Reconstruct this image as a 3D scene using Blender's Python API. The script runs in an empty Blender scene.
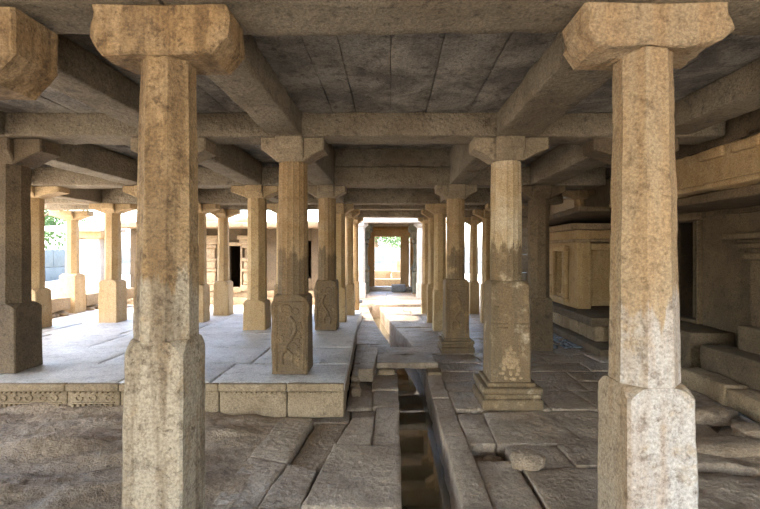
import bpy, bmesh, math, random
from mathutils import Vector, Matrix, noise
R = random.Random(7)
S = bpy.context.scene
C = S.collection
FRONT = -5.5  # roof edge, carried unseen behind the camera to cut light on front pillars
H = 1.58           # eye height
F = 460.0          # focal length in pixels (760 wide)

# ------------------------------------------------------------------ materials
def srgb(r, g, b):
    f = lambda c: ((c/255+0.055)/1.055)**2.4 if c > 10 else c/255/12.92
    return (f(r), f(g), f(b), 1)

ALB = {'weathered_tan_granite': .68, 'weathered_front_lit_granite': .74, 'stained_granite': .68, 'pale_topped_granite': .72, 'ochre_granite': .76, 'pale_brightened_stone': .75, 'brown_granite_beam': .7, 'ochre_edging_stone': .68, 'dull_brown_granite': .52, 'pale_courtyard_earth': .8, 'pale_courtyard_masonry': .2}
def stone(name, c1, c2, c3, big=1.6, fine=13.0, bump=.5, rough=.85, streak=0.0, sc=None,
          band=None, pit=.5, spec=.3, dark=.42, rmix=0.0, bdist=.012, bf=1.0):
    k_ = ALB.get(name, 1.0); sc_ = lambda c: tuple(v*k_ for v in c[:3])+(1,)
    c1, c2, c3 = sc_(c1), sc_(c2), sc_(c3)
    if sc: sc = sc_(sc)
    if band: band = (band[0], sc_(band[1]), *band[2:])
    m = bpy.data.materials.new(name); m.use_nodes = True
    n = m.node_tree.nodes; l = m.node_tree.links
    for x in list(n): n.remove(x)
    out = n.new('ShaderNodeOutputMaterial'); b = n.new('ShaderNodeBsdfPrincipled')
    l.new(b.outputs[0], out.inputs[0])
    geo = n.new('ShaderNodeNewGeometry'); pos = geo.outputs['Position']
    def nz(scale, detail=6, ro=.6, vec=None, dist=0):
        t = n.new('ShaderNodeTexNoise'); t.inputs['Scale'].default_value = scale
        t.inputs['Detail'].default_value = detail; t.inputs['Roughness'].default_value = ro
        t.inputs['Distortion'].default_value = dist
        l.new(vec or pos, t.inputs['Vector']); return t.outputs['Fac']
    def ramp(v, a, c):
        r = n.new('ShaderNodeMapRange'); r.interpolation_type = 'SMOOTHSTEP'
        r.inputs[1].default_value = a; r.inputs[2].default_value = c
        l.new(v, r.inputs[0]); return r.outputs[0]
    def mix(a, c, f, mode='MIX'):
        x = n.new('ShaderNodeMix'); x.data_type = 'RGBA'; x.blend_type = mode
        for s, v in ((x.inputs[6], a), (x.inputs[7], c), (x.inputs[0], f)):
            if isinstance(v, (tuple, float, int)): s.default_value = v
            else: l.new(v, s)
        return x.outputs[2]
    def math_(op, a, c):
        x = n.new('ShaderNodeMath'); x.operation = op
        for s, v in ((x.inputs[0], a), (x.inputs[1], c)):
            if isinstance(v, (float, int)): s.default_value = v
            else: l.new(v, s)
        return x.outputs[0]
    col = mix(c1, c2, ramp(nz(big, 5, .62, dist=.6), .36, .64))
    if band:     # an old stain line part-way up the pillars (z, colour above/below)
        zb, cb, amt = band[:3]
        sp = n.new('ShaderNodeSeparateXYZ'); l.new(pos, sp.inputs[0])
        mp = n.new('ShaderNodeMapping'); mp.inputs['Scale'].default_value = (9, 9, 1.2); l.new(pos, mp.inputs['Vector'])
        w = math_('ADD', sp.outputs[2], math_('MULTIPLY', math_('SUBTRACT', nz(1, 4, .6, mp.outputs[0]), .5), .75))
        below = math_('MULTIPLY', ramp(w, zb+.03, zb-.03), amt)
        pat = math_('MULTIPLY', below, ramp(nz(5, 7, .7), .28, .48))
        if len(band) > 3:  # pale growth painted mostly on front faces, imitating the sky light on them
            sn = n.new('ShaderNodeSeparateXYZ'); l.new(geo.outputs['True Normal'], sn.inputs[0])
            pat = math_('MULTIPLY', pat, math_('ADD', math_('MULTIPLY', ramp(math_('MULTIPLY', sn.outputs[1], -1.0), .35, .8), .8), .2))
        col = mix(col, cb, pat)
    if streak:
        mp2 = n.new('ShaderNodeMapping'); mp2.inputs['Scale'].default_value = (10, 10, .8); l.new(pos, mp2.inputs['Vector'])
        col = mix(col, sc, math_('MULTIPLY', ramp(nz(1, 5, .6, mp2.outputs[0]), .42, .6), streak))
    col = mix(col, c3, math_('MULTIPLY', ramp(nz(fine, 8, .72), .5, .72), dark+.3))
    col = mix(col, c3, math_('MULTIPLY', ramp(nz(fine*2.7, 6, .75, dist=.4), .52, .66), dark*1.1))
    g = nz(70, 4, .7)
    gv = n.new('ShaderNodeMapRange'); gv.inputs[1].default_value = .3; gv.inputs[2].default_value = .7
    gv.inputs[3].default_value = .6; gv.inputs[4].default_value = 1.32; l.new(g, gv.inputs[0])
    cc = n.new('ShaderNodeCombineColor')
    for i in range(3): l.new(gv.outputs[0], cc.inputs[i])
    col = mix(col, cc.outputs[0], 1.0, 'MULTIPLY')
    l.new(col, b.inputs['Base Color'])
    b.inputs['Specular IOR Level'].default_value = spec
    if rmix:
        rr = n.new('ShaderNodeMapRange'); rr.inputs[3].default_value = rough-rmix; rr.inputs[4].default_value = rough+rmix
        rr.inputs[1].default_value = .35; rr.inputs[2].default_value = .65; l.new(nz(4, 5), rr.inputs[0]); l.new(rr.outputs[0], b.inputs['Roughness'])
    else: b.inputs['Roughness'].default_value = rough
    vo = n.new('ShaderNodeTexVoronoi'); vo.inputs['Scale'].default_value = 38*bf; l.new(pos, vo.inputs['Vector'])
    hgt = math_('ADD', math_('ADD', math_('MULTIPLY', nz(22*bf, 9, .75), 1.2), math_('MULTIPLY', nz(90, 3, .6), .5)),
                math_('MULTIPLY', vo.outputs['Distance'], pit))
    bp = n.new('ShaderNodeBump'); bp.inputs['Strength'].default_value = bump; bp.inputs['Distance'].default_value = bdist
    l.new(hgt, bp.inputs['Height']); l.new(bp.outputs[0], b.inputs['Normal'])
    return m

def plain(name, col, rough=.8, spec=.3):
    m = bpy.data.materials.new(name); m.use_nodes = True
    b = m.node_tree.nodes['Principled BSDF']
    n = m.node_tree.nodes; l = m.node_tree.links
    t = n.new('ShaderNodeTexNoise'); t.inputs['Scale'].default_value = 6; t.inputs['Detail'].default_value = 6
    x = n.new('ShaderNodeMix'); x.data_type = 'RGBA'; x.inputs[6].default_value = tuple(c*.75 for c in col[:3])+(1,)
    x.inputs[7].default_value = tuple(min(1, c*1.2) for c in col[:3])+(1,)
    l.new(t.outputs['Fac'], x.inputs[0]); l.new(x.outputs[2], b.inputs['Base Color'])
    b.inputs['Roughness'].default_value = rough; b.inputs['Specular IOR Level'].default_value = spec
    return m

TAN, TAN2, ORG = srgb(186, 156, 116), srgb(166, 138, 100), srgb(172, 138, 94)
PALE, GREY, DK = srgb(212, 196, 172), srgb(165, 150, 128), srgb(98, 80, 60)
BRN = srgb(132, 108, 78)
M = {}
M['front'] = stone('weathered_tan_granite', ORG, TAN, srgb(84, 62, 38), big=2.4, fine=11, bump=.6, streak=.6, sc=srgb(108, 82, 50),
                   band=(1.42, srgb(190, 172, 144), .9), dark=.55, bdist=.016)
M['front_pale'] = stone('weathered_front_lit_granite', srgb(184, 157, 120), srgb(180, 156, 122), srgb(104, 80, 54), big=2.2, fine=12, bump=.6, streak=.35, sc=srgb(168, 124, 74),
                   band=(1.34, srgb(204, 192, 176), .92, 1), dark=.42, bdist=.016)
M['pillar'] = stone('stained_granite', TAN, ORG, srgb(120, 94, 62), big=2.5, fine=15, bump=.55, streak=.35, sc=srgb(150, 114, 70),
                    band=(1.55, srgb(118, 98, 72), .9), dark=.3)
M['pillar_pale'] = stone('pale_topped_granite', srgb(214, 192, 158), srgb(200, 172, 130), srgb(140, 112, 78), big=2.8, fine=15, bump=.55, streak=.3, sc=srgb(160, 126, 84),
                    band=(1.62, srgb(118, 98, 70), .95), dark=.3)
M['pillar_far'] = stone('ochre_granite', srgb(200, 170, 126), srgb(188, 154, 106), srgb(130, 104, 74), big=1.8, fine=12, bump=.4, streak=.3, sc=srgb(170, 132, 84), dark=.25)
M['beam'] = stone('brown_granite_beam', srgb(164, 147, 120), srgb(140, 122, 96), srgb(78, 68, 55), big=1.5, fine=12, bump=.85, dark=.42, bdist=.03, bf=.7)
M['cap'] = stone('grey_brown_capital', srgb(146, 128, 102), srgb(126, 110, 86), srgb(72, 60, 46), big=1.8, fine=13, bump=.6, dark=.35)
M['cap_far'] = stone('tan_capital', srgb(168, 142, 104), srgb(150, 124, 88), srgb(90, 74, 54), big=1.8, fine=13, bump=.5, dark=.3)
M['ceil'] = stone('grey_granite_slab', srgb(164, 154, 138), srgb(112, 104, 94), srgb(62, 56, 48), big=2.3, fine=8, bump=.85, dark=.5, bdist=.03, bf=.7)
M['floor'] = stone('worn_grey_paving', srgb(186, 163, 134), srgb(156, 133, 106), srgb(88, 72, 54), big=1.3, fine=8, bump=.9, rough=.42, rmix=.12, spec=.6, dark=.3, bdist=.035, bf=.6)
M['paving'] = stone('smooth_pale_paving', srgb(212, 204, 192), srgb(194, 184, 170), srgb(120, 106, 90), big=1.0, fine=7, bump=.5, rough=.42, rmix=.1, spec=.38, dark=.36)
M['rock'] = stone('brown_bedrock', srgb(194, 168, 136), srgb(164, 138, 108), srgb(92, 74, 55), big=1.4, fine=9, bump=1.0, rough=.65, rmix=.1, spec=.3, dark=.33, bdist=.06, bf=.42)
M['edge'] = stone('ochre_edging_stone', srgb(186, 160, 124), srgb(164, 138, 104), srgb(98, 78, 54), big=2.0, fine=14, bump=.6, dark=.35)
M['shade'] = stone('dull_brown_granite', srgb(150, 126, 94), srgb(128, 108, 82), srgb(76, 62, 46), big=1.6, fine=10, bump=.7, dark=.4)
M['white'] = stone('pale_brightened_stone', srgb(222, 216, 206), srgb(206, 198, 186), srgb(160, 146, 124), big=2, fine=14, bump=.3, dark=.15)  # on gate posts and lintel the whiteness is sky light put into colour
M['mossy'] = stone('green_grey_carved_stone', srgb(128, 126, 110), srgb(104, 104, 92), srgb(62, 60, 50), big=3, fine=12, bump=.7, dark=.35)
M['greyblock'] = stone('blue_grey_granite', srgb(132, 134, 136), srgb(112, 114, 116), srgb(80, 80, 80), big=3, fine=14, bump=.5, dark=.25)
M['soil'] = stone('dark_damp_earth', srgb(66, 56, 46), srgb(52, 44, 36), srgb(34, 29, 24), big=3, fine=12, bump=.8, dark=.3)
M['yard'] = stone('pale_courtyard_earth', srgb(226, 216, 198), srgb(212, 200, 178), srgb(170, 160, 128), big=.6, fine=5, bump=.5, dark=.12)
M['yardwall'] = stone('pale_courtyard_masonry', srgb(206, 216, 214), srgb(186, 198, 196), srgb(150, 158, 150), big=.8, fine=6, bump=.5, dark=.15)
M['leaf'] = plain('leaf_green', srgb(70, 96, 46), .6)
M['leaf2'] = plain('leaf_pale_green', srgb(86, 110, 58), .6)
M['bark'] = plain('bark_brown', srgb(110, 90, 70), .9)
M['grass'] = plain('grass_green', srgb(96, 120, 48), .8)
M['black'] = plain('dark_door_timber', srgb(40, 34, 30), .8)
def water():
    m = bpy.data.materials.new('still_channel_water'); m.use_nodes = True
    n = m.node_tree.nodes; l = m.node_tree.links; b = n['Principled BSDF']
    b.inputs['Base Color'].default_value = srgb(96, 86, 62); b.inputs['Roughness'].default_value = .04
    b.inputs['IOR'].default_value = 2.0; b.inputs['Specular IOR Level'].default_value = .9
    t = n.new('ShaderNodeTexNoise'); t.inputs['Scale'].default_value = 5
    p = n.new('ShaderNodeBump'); p.inputs['Strength'].default_value = .04; p.inputs['Distance'].default_value = .02
    l.new(t.outputs['Fac'], p.inputs['Height']); l.new(p.outputs[0], b.inputs['Normal'])
    return m
M['water'] = water()

# ------------------------------------------------------------------ helpers
def link(name, bm, mat, parent=None, loc=None):
    me = bpy.data.meshes.new(name); bm.normal_update(); bm.to_mesh(me); bm.free()
    if isinstance(mat, str): mat = M[mat]
    me.materials.append(mat)
    o = bpy.data.objects.new(name, me); C.objects.link(o)
    if parent: o.parent = parent
    if loc: o.location = loc
    return o
def tag(o, label, cat, group=None):
    o['label'] = label; o['category'] = cat
    if 'kind' not in o: o['kind'] = 'thing'
    if group: o['group'] = group
    return o
def thing(name, label, cat, loc=(0, 0, 0), group=None):
    o = bpy.data.objects.new(name, None); C.objects.link(o); o.location = loc; o.empty_display_size = .1
    return tag(o, label, cat, group)
def struct(o):
    o['kind'] = 'structure'; return o
def frac(p, s, seed, o=3):
    q = Vector((p.x*s+seed*3.17, p.y*s+seed*1.73, p.z*s-seed*2.31))
    return noise.fractal(q, 1.0, 2.1, o)
def axis(L, b, step):
    if L <= 2.2*b: return [0, L*.5, L]
    k = max(1, int(round((L-2*b)/step)))
    return [0]+[b+(L-2*b)*i/k for i in range(k+1)]+[L]
def rbox(bm, x0, x1, y0, y1, z0, z1, b=.012, step=.12, amp=.006, fs=3.0, seed=None, warp=None, off=(0, 0, 0)):
    """rounded, slightly uneven stone block; warp maps local points"""
    if seed is None: seed = R.random()*50
    b = min(b, (x1-x0)*.3, (y1-y0)*.3, (z1-z0)*.3)
    ax = [axis(x1-x0, b, step), axis(y1-y0, b, step), axis(z1-z0, b, step)]
    L = (x1-x0, y1-y0, z1-z0); nx, ny, nz = [len(a)-1 for a in ax]
    V = {}
    def vert(i, j, k):
        key = (i, j, k)
        if key in V: return V[key]
        p = Vector((ax[0][i], ax[1][j], ax[2][k]))
        q = Vector([min(max(p[a], b), L[a]-b) for a in range(3)])
        d = p-q
        if d.length > 1e-9:
            nn = d.normalized(); p = q+nn*b
        else: nn = Vector((0, 0, 0))
        p = p+Vector((x0, y0, z0))
        if warp: p = warp(p)
        if amp:
            w = p+Vector(off)
            p = p+nn*(frac(w, fs, seed)*amp+noise.noise(w*fs*4.5)*amp*.6)
        V[key] = bm.verts.new(p); return V[key]
    def quad(a, c, d, e):
        try:
            f = bm.faces.new((a, c, d, e)); f.smooth = True
        except ValueError: pass
    for i in range(nx):
        for j in range(ny):
            quad(vert(i, j, 0), vert(i, j+1, 0), vert(i+1, j+1, 0), vert(i+1, j, 0))
            quad(vert(i, j, nz), vert(i+1, j, nz), vert(i+1, j+1, nz), vert(i, j+1, nz))
    for i in range(nx):
        for k in range(nz):
            quad(vert(i, 0, k), vert(i+1, 0, k), vert(i+1, 0, k+1), vert(i, 0, k+1))
            quad(vert(i, ny, k), vert(i, ny, k+1), vert(i+1, ny, k+1), vert(i+1, ny, k))
    for j in range(ny):
        for k in range(nz):
            quad(vert(0, j, k), vert(0, j, k+1), vert(0, j+1, k+1), vert(0, j+1, k))
            quad(vert(nx, j, k), vert(nx, j+1, k), vert(nx, j+1, k+1), vert(nx, j, k+1))
def quadslab(bm, c, z0, z1, step=.12, amp=.008, b=.012, fs=3.2, tilt=0.0):
    """paving slab over four plan corners c (ccw), sloped by tilt"""
    c = [Vector(p) for p in c]
    L = max((c[1]-c[0]).length, .02); W = max((c[3]-c[0]).length, .02)
    ta, tb = R.uniform(-tilt, tilt), R.uniform(-tilt, tilt)
    def warp(p):
        u, v = p.x/L, p.y/W
        q = (c[0]*(1-u)+c[1]*u)*(1-v)+(c[3]*(1-u)+c[2]*u)*v
        return Vector((q.x, q.y, p.z+(ta*(u-.5)+tb*(v-.5) if p.z > (z0+z1)/2 else 0)))
    rbox(bm, 0, L, 0, W, z0, z1, b, step, amp, fs, warp=warp)
def loft(bm, rings, corners=(), caps=True):
    n = len(rings[0]); vs = [[bm.verts.new(p) for p in r] for r in rings]
    for a, c in zip(vs, vs[1:]):
        for i in range(n):
            f = bm.faces.new((a[i], a[(i+1) % n], c[(i+1) % n], c[i])); f.smooth = True
        for i in corners:
            e = bm.edges.get((a[i], c[i]))
            if e: e.smooth = False
    if caps:
        bm.faces.new(list(reversed(vs[0]))); bm.faces.new(vs[-1])
def poly_sec(pts, k):
    out = []
    for i, p in enumerate(pts):
        q = pts[(i+1) % len(pts)]
        for t in range(k): out.append((p[0]+(q[0]-p[0])*t/k, p[1]+(q[1]-p[1])*t/k))
    return out
def ngon(w, n):
    r = w/2/math.cos(math.pi/n)
    return [(r*math.cos(math.pi/n+2*math.pi*i/n-math.pi/2), r*math.sin(math.pi/n+2*math.pi*i/n-math.pi/2)) for i in range(n)]
def sq8(w, c):
    h = w/2
    return [(h-c, -h), (h, -h+c), (h, h-c), (h-c, h), (-h+c, h), (-h, h-c), (-h, -h+c), (-h+c, -h)]
def rotfix(sec):  # start both section kinds at the same corner
    return sec
def displaced(rings, off, amp, fs, seed):
    out = []
    for r in rings:
        cx = sum(p.x for p in r)/len(r); cy = sum(p.y for p in r)/len(r); rr = []
        for p in r:
            d = Vector((p.x-cx, p.y-cy, 0)); d.normalize(); w = p+Vector(off)
            rr.append(p+d*(frac(w, fs, seed)*amp+noise.noise(w*fs*5)*amp*.5))
        out.append(rr)
    return out
def tube(bm, pts, r, seg=6, flat=1.0, axis_=1):
    rings = []
    for i, p in enumerate(pts):
        a = Vector(pts[max(0, i-1)]); c = Vector(pts[min(len(pts)-1, i+1)]); t = (c-a).normalized()
        u = t.cross(Vector((0, 1, 0)));
        if u.length < .01: u = t.cross(Vector((1, 0, 0)))
        u.normalize(); v = t.cross(u)
        rings.append([Vector(p)+u*r*math.cos(2*math.pi*k/seg)+v*r*flat*math.sin(2*math.pi*k/seg) for k in range(seg)])
    loft(bm, rings)
def rockmesh(bm, c, sx, sy, sz, seed, sub=3, flat=True):
    t = bmesh.new(); bmesh.ops.create_icosphere(t, subdivisions=sub, radius=1)
    vm = {}
    for v in t.verts:
        p = v.co.copy()
        for a in range(3): p[a] = math.copysign(abs(p[a])**.7, p[a])
        k = 1+.28*noise.noise(p*1.3+Vector((seed, 0, seed)))+.30*(abs(noise.noise(p*2.3+Vector((0, seed, 0))))-.2)+.06*noise.noise(p*6)
        q = Vector((p.x*sx*k, p.y*sy*k, p.z*sz*k))
        if flat and q.z < -sz*.75: q.z = -sz*.75
        vm[v] = bm.verts.new(Vector(c)+q+Vector((0, 0, sz*.75)))
    for f in t.faces:
        g = bm.faces.new([vm[v] for v in f.verts]); g.smooth = True
    t.free()
def rock(name, label, cat, loc, s, mat='rock', group=None, sub=3):
    bm = bmesh.new(); rockmesh(bm, (0, 0, 0), s[0], s[1], s[2], R.random()*40, sub)
    o = link(name, bm, mat, loc=loc); return tag(o, label, cat, group)
def block(name, label, cat, x0, x1, y0, y1, z0, z1, mat, rz=0, tilt=(0, 0), group=None, b=.015, step=.06, amp=.008):
    cx, cy = (x0+x1)/2, (y0+y1)/2; bm = bmesh.new()
    rbox(bm, x0-cx, x1-cx, y0-cy, y1-cy, 0, z1-z0, b, step, amp, 4)
    o = link(name, bm, mat, loc=(cx, cy, z0)); o.rotation_euler = (tilt[0], tilt[1], rz)
    return tag(o, label, cat, group)

# ------------------------------------------------------------------ pillars
def arm_profile(a0, a1, h, s, curve=.5):
    """side view of a corbel arm: a0/a1 reach left/right, h high, s half width of the neck"""
    def side(a):
        pts = [(a, h), (a, h*.5)]
        for t in (.25, .5, .75):
            x = a+(s*1.02-a)*t; z = h*.5*(1-t)
            z += math.sin(t*math.pi)*h*.10*curve
            pts.append((x, z))
        pts.append((s, 0)); return pts
    r = side(a1); l = [(-x, z) for x, z in side(a0)]
    return [*r, *reversed(l)]
def blunt_profile(a0, a1, h, s):
    side = lambda a: [(a, h), (a*1.01, h*.36), (a*.8, -h*.02), (s*1.05, 0)]
    return [*side(a1), *reversed([(-x, z) for x, z in side(a0)])]
def extr(bm, prof, w, along, z, k, amp, fs, seed, off):
    """extrude profile (u,z) by width w; along='x' or 'y'"""
    pr = []
    for i, p in enumerate(prof):
        q = prof[(i+1) % len(prof)]; d = math.hypot(q[0]-p[0], q[1]-p[1]); m = max(1, int(d/k))
        for t in range(m): pr.append((p[0]+(q[0]-p[0])*t/m, p[1]+(q[1]-p[1])*t/m))
    m = max(2, int(w/k)); b = min(.014, w*.08)
    ts = [-w/2, *[-w/2+b+(w-2*b)*i/m for i in range(m+1)], w/2]
    cu = sum(p[0] for p in pr)/len(pr); cz = sum(p[1] for p in pr)/len(pr)
    rings = []
    for j, t in enumerate(ts):
        e = b if j in (0, len(ts)-1) else 0
        ring = []
        for u, v in pr:
            d = Vector((u-cu, v-cz)); L = d.length or 1
            u2, v2 = u-d.x/L*e, v-d.y/L*e
            p = Vector((u2, t, v2)) if along == 'x' else Vector((-t, u2, v2))
            w_ = p+Vector(off)
            nrm = Vector((d.x/L, 0, d.y/L)) if along == 'x' else Vector((0, d.x/L, d.y/L))
            if v < max(x[1] for x in prof)-1e-4:
                p = p+nrm*(frac(w_, fs, seed)*amp+noise.noise(w_*fs*5)*amp*.4)
                if along == 'x': p.y += frac(w_, fs, seed+9)*amp*.6
                else: p.x += frac(w_, fs, seed+9)*amp*.6
            ring.append(p+Vector((0, 0, z)))
        rings.append(ring)
    if along == 'x': rings = [list(reversed(r)) for r in rings]
    else: rings = [list(reversed(r)) for r in rings]
    n0 = len(bm.faces); loft(bm, rings)
    bm.faces.ensure_lookup_table()
PG = 'carved stone pillars of the hall'
def pillar(label, X, Y, z0, zc, zt, wt, wb, bw, zb, mat='pillar', n=8, plinth=None, arms=(.3, .3, .26, .2),
           k=.06, amp=.005, lean=(0, 0), reach=None, name='stone_pillar', cap_amp=None, armw=None, group=PG, shoulders=.05, blunt=False):
    """zc capital underside, zt capital top, wt/wb shaft width top/bottom, bw base width, zb top of base block"""
    t = thing(name, label, 'pillar', (X, Y, z0), group)
    off = (X, Y, z0); seed = R.random()*40
    hb, hc, ht = zb-z0, zc-z0, zt-z0
    def lx(z): return (lean[0]*z/hc, lean[1]*z/hc)
    def ring(sec, z):
        ox, oy = lx(z); return [Vector((x+ox, y+oy, z)) for x, y in sec]
    kk = max(1, int(round(bw/k/1.6)))
    p0 = 0
    if plinth:
        pw, ph = plinth; bm = bmesh.new(); h = pw/2
        rbox(bm, -h, h, -h, h, 0, ph*.42, .02, k, amp*1.3, 4, off=off)
        rbox(bm, -h*.93, h*.93, -h*.93, h*.93, ph*.42, ph*.62, .025, k, amp, 4, off=off)
        rbox(bm, -h*.98, h*.98, -h*.98, h*.98, ph*.62, ph*.84, .03, k, amp*1.5, 4, off=off)
        rbox(bm, -h*.8, h*.8, -h*.8, h*.8, ph*.84, ph, .03, k, amp, 4, off=off)
        link('plinth', bm, mat, t); p0 = ph
    # base block : a square block whose top corners slope into the faceted shaft
    bm = bmesh.new(); rows = []
    nb = max(3, int((hb-p0)/k/1.3)); flare = 1.05
    for i in range(nb+1):
        f = i/nb; rows.append(ring(poly_sec(sq8(bw*(flare+(1-flare)*f), .012), kk), p0+(hb-p0)*f))
    w8 = wb*1.015
    for f in (.35, .7, 1.0):
        c = .012+(w8*.2929-.012)*f; w = bw+(w8-bw)*f**1.3
        rows.append(ring(poly_sec(sq8(w, c), kk), hb+shoulders*math.sin(f*math.pi/2)))
    rows = displaced(rows, off, amp, 3.5, seed)
    loft(bm, rows, [i*kk for i in range(8)])
    link('base_block', bm, mat, t)
    # shaft
    bm = bmesh.new(); rows = []; ks = max(1, int(round(wb*2.6/n/k)))
    if n == 16: ks = 2
    fl = .945 if n == 16 else .988
    ns = max(4, int((hc-hb)/k/1.2))
    for i in range(ns+1):
        f = i/ns; sec = poly_sec(ngon(wb+(wt-wb)*f, n), ks); sec = [p if j % ks == 0 else (p[0]*fl, p[1]*fl) for j, p in enumerate(sec)]
        rows.append(ring(sec, hb+.005+(hc-hb-.005)*f))
    rows = displaced(rows, off, amp*.8, 3.5, seed)
    loft(bm, rows, [i*ks for i in range(n)])
    link('shaft', bm, mat, t)
    # capital : crossed corbel arms
    bm = bmesh.new(); ca = cap_amp or amp*1.4; aw = armw or wt*1.0
    ox, oy = lx(hc)
    ofs = (X+ox, Y+oy, z0)
    t2 = bmesh.new()
    extr(bm, blunt_profile(arms[0], arms[1], ht-hc, wt*.5) if blunt else arm_profile(arms[0], arms[1], ht-hc, wt*.5), aw, 'x', 0, k, ca, 4, seed, ofs)
    extr(bm, arm_profile(arms[2], arms[3], (ht-hc)*.985, wt*.48), aw*.96, 'y', 0, k, ca, 4, seed, ofs)
    t2.free()
    bmesh.ops.recalc_face_normals(bm, faces=bm.faces)
    for e in bm.edges:
        if len(e.link_faces) == 2 and e.calc_face_angle(0) > .42: e.smooth = False
    link('capital', bm, {'pillar': 'cap', 'pillar_pale': 'cap', 'pillar_far': 'cap_far'}.get(mat, mat), t, loc=(ox, oy, hc))
    return t

def P(px, py, z=0.0):
    Y = F*(H-z)/(py-250); return ((px-391)/F*Y, Y)

Y1, Y2, Y3, Y4, Y5, Y6 = 2.24, 4.80, 7.36, 9.10, 10.05, 11.5
PZ, TZ = .33, .17       # platform and rear terrace levels
# front row
L1 = pillar('nearest stone pillar on the left of the aisle, brown streaks above a paler patch', -1.10, Y1, 0, 2.48, 2.71, .228, .268, .272, 1.10,
       'front', arms=(.30, .32, .125, .18), k=.028, amp=.006, cap_amp=.02, armw=.27, blunt=True, lean=(.02, 0), shoulders=.06)
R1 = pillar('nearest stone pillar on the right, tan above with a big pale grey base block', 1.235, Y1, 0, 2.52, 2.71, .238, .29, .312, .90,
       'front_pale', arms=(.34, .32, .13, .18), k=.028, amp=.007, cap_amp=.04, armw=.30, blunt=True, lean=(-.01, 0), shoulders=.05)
pillar('front row pillar cut by the left photo edge, only its rounded bracket showing', -2.30, Y1, 0.03, 2.36, 2.69, .27, .28, .3, 1.05,
       'front', blunt=True, arms=(.30, .58, .1, .1), k=.05, amp=.006, cap_amp=.015, armw=.3)
# second row
L2 = pillar('sixteen-sided pillar with carved base at the front right corner of the raised platform', -1.02, Y2, PZ, 2.48, 2.72, .285, .31, .34, 1.08,
       'pillar', 16, arms=(.30, .34, .22, .2), k=.04, amp=.004, armw=.29)
R2 = pillar('pillar with stepped plinth and pale carved medallion, right of the aisle, second from front', 1.20, Y2, 0, 2.49, 2.72, .30, .325, .385, 1.22,
       'pillar_pale', 16, plinth=(.60, .26), arms=(.36, .40, .22, .2), k=.04, amp=.004, armw=.30)
pillar('pillar on the platform mostly hidden behind the nearest left pillar', -2.28, Y2, PZ, 2.46, 2.72, .29, .30, .33, 1.0, 'pillar', 8, arms=(.36, .4, .2, .2), k=.06)
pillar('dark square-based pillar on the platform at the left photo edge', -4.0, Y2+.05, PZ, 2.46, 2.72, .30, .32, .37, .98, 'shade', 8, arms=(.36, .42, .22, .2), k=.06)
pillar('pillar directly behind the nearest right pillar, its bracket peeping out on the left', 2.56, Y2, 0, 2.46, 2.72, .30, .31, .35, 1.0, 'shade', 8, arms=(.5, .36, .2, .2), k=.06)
# third row
L3 = pillar('slim pillar with rearing carved base on the platform edge, behind the corner pillar', -1.02, Y3, PZ, 2.40, 2.59, .275, .285, .33, 1.06, 'pillar', 16, arms=(.32, .3, .22, .2), k=.06)
R3 = pillar('carved pillar on a broad square plinth beside the stone slabs over the channel', 1.02, Y3-.1, 0, 2.38, 2.59, .275, .285, .36, 1.08, 'pillar', 16, plinth=(.52, .22), arms=(.32, .32, .22, .2), k=.06)
pillar('pillar with tall two-tone square base on the platform, left of the corner pillar', -2.14, Y3, PZ, 2.40, 2.59, .275, .285, .34, .74, 'pillar_far', 8, arms=(.38, .36, .22, .2), k=.07)
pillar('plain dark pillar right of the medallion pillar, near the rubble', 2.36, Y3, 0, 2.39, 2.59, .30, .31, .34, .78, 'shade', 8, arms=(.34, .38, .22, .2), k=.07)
pillar('platform pillar in the third row hidden behind the nearest left pillar', -3.86, Y3, PZ, 2.40, 2.59, .28, .29, .34, .9, 'pillar_far', 8, arms=(.36, .4, .22, .2), k=.09)
pillar('outer platform pillar just right of the dark pillar at the left edge', -5.76, Y3+.05, PZ, 2.41, 2.59, .27, .29, .34, .92, 'pillar_far', 8, arms=(.36, .5, .22, .2), k=.08)
# fourth row and beyond
pillar('left aisle pillar just behind the slim carved-base pillar of the platform', -1.02, Y4, TZ, 2.29, 2.485, .22, .23, .26, .8, 'pillar_far', 8, arms=(.3, .28, .2, .18), k=.09)
pillar('right aisle pillar just behind the broad-plinth pillar', .965, Y4, 0, 2.29, 2.485, .22, .23, .26, .75, 'pillar_far', 8, arms=(.28, .3, .2, .18), k=.09)
pillar('ochre terrace pillar just right of the nearest left pillar, left one of a pair', -3.80, Y4, TZ, 2.30, 2.485, .25, .27, .31, .86, 'pillar_far', 8, arms=(.4, .38, .2, .18), k=.08)
pillar('terrace pillar with pale square base, in the open left bay near the kerb', -5.50, Y4, TZ, 2.30, 2.485, .26, .28, .35, .95, 'pillar_far', 8, arms=(.4, .42, .2, .18), k=.08)
pillar('terrace pillar hidden behind the platform corner pillar', -2.12, Y4, TZ, 2.30, 2.485, .26, .27, .32, .86, 'pillar_far', 8, arms=(.36, .36, .2, .18), k=.1)
pillar('fourth row pillar on the right hidden behind the medallion pillar', 2.24, Y4, 0, 2.30, 2.485, .27, .28, .32, .8, 'pillar_far', 8, arms=(.36, .36, .2, .18), k=.1)
pillar('left aisle pillar fifth from the front, close behind the fourth', -.90, Y5, TZ, 2.28, 2.46, .15, .16, .2, .8, 'pillar_far', 8, arms=(.24, .22, .16, .14), k=.09)
pillar('right aisle pillar fifth from the front, close behind the fourth', .89, Y5, 0, 2.28, 2.46, .15, .16, .2, .8, 'pillar_far', 8, arms=(.22, .24, .16, .14), k=.09)
pillar('tapering ochre pillar on the terrace before the dark shrine doorway', -3.66, Y5, TZ, 2.28, 2.46, .2, .25, .32, .86, 'pillar_far', 8, arms=(.26, .34, .2, .18), k=.08)
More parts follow.
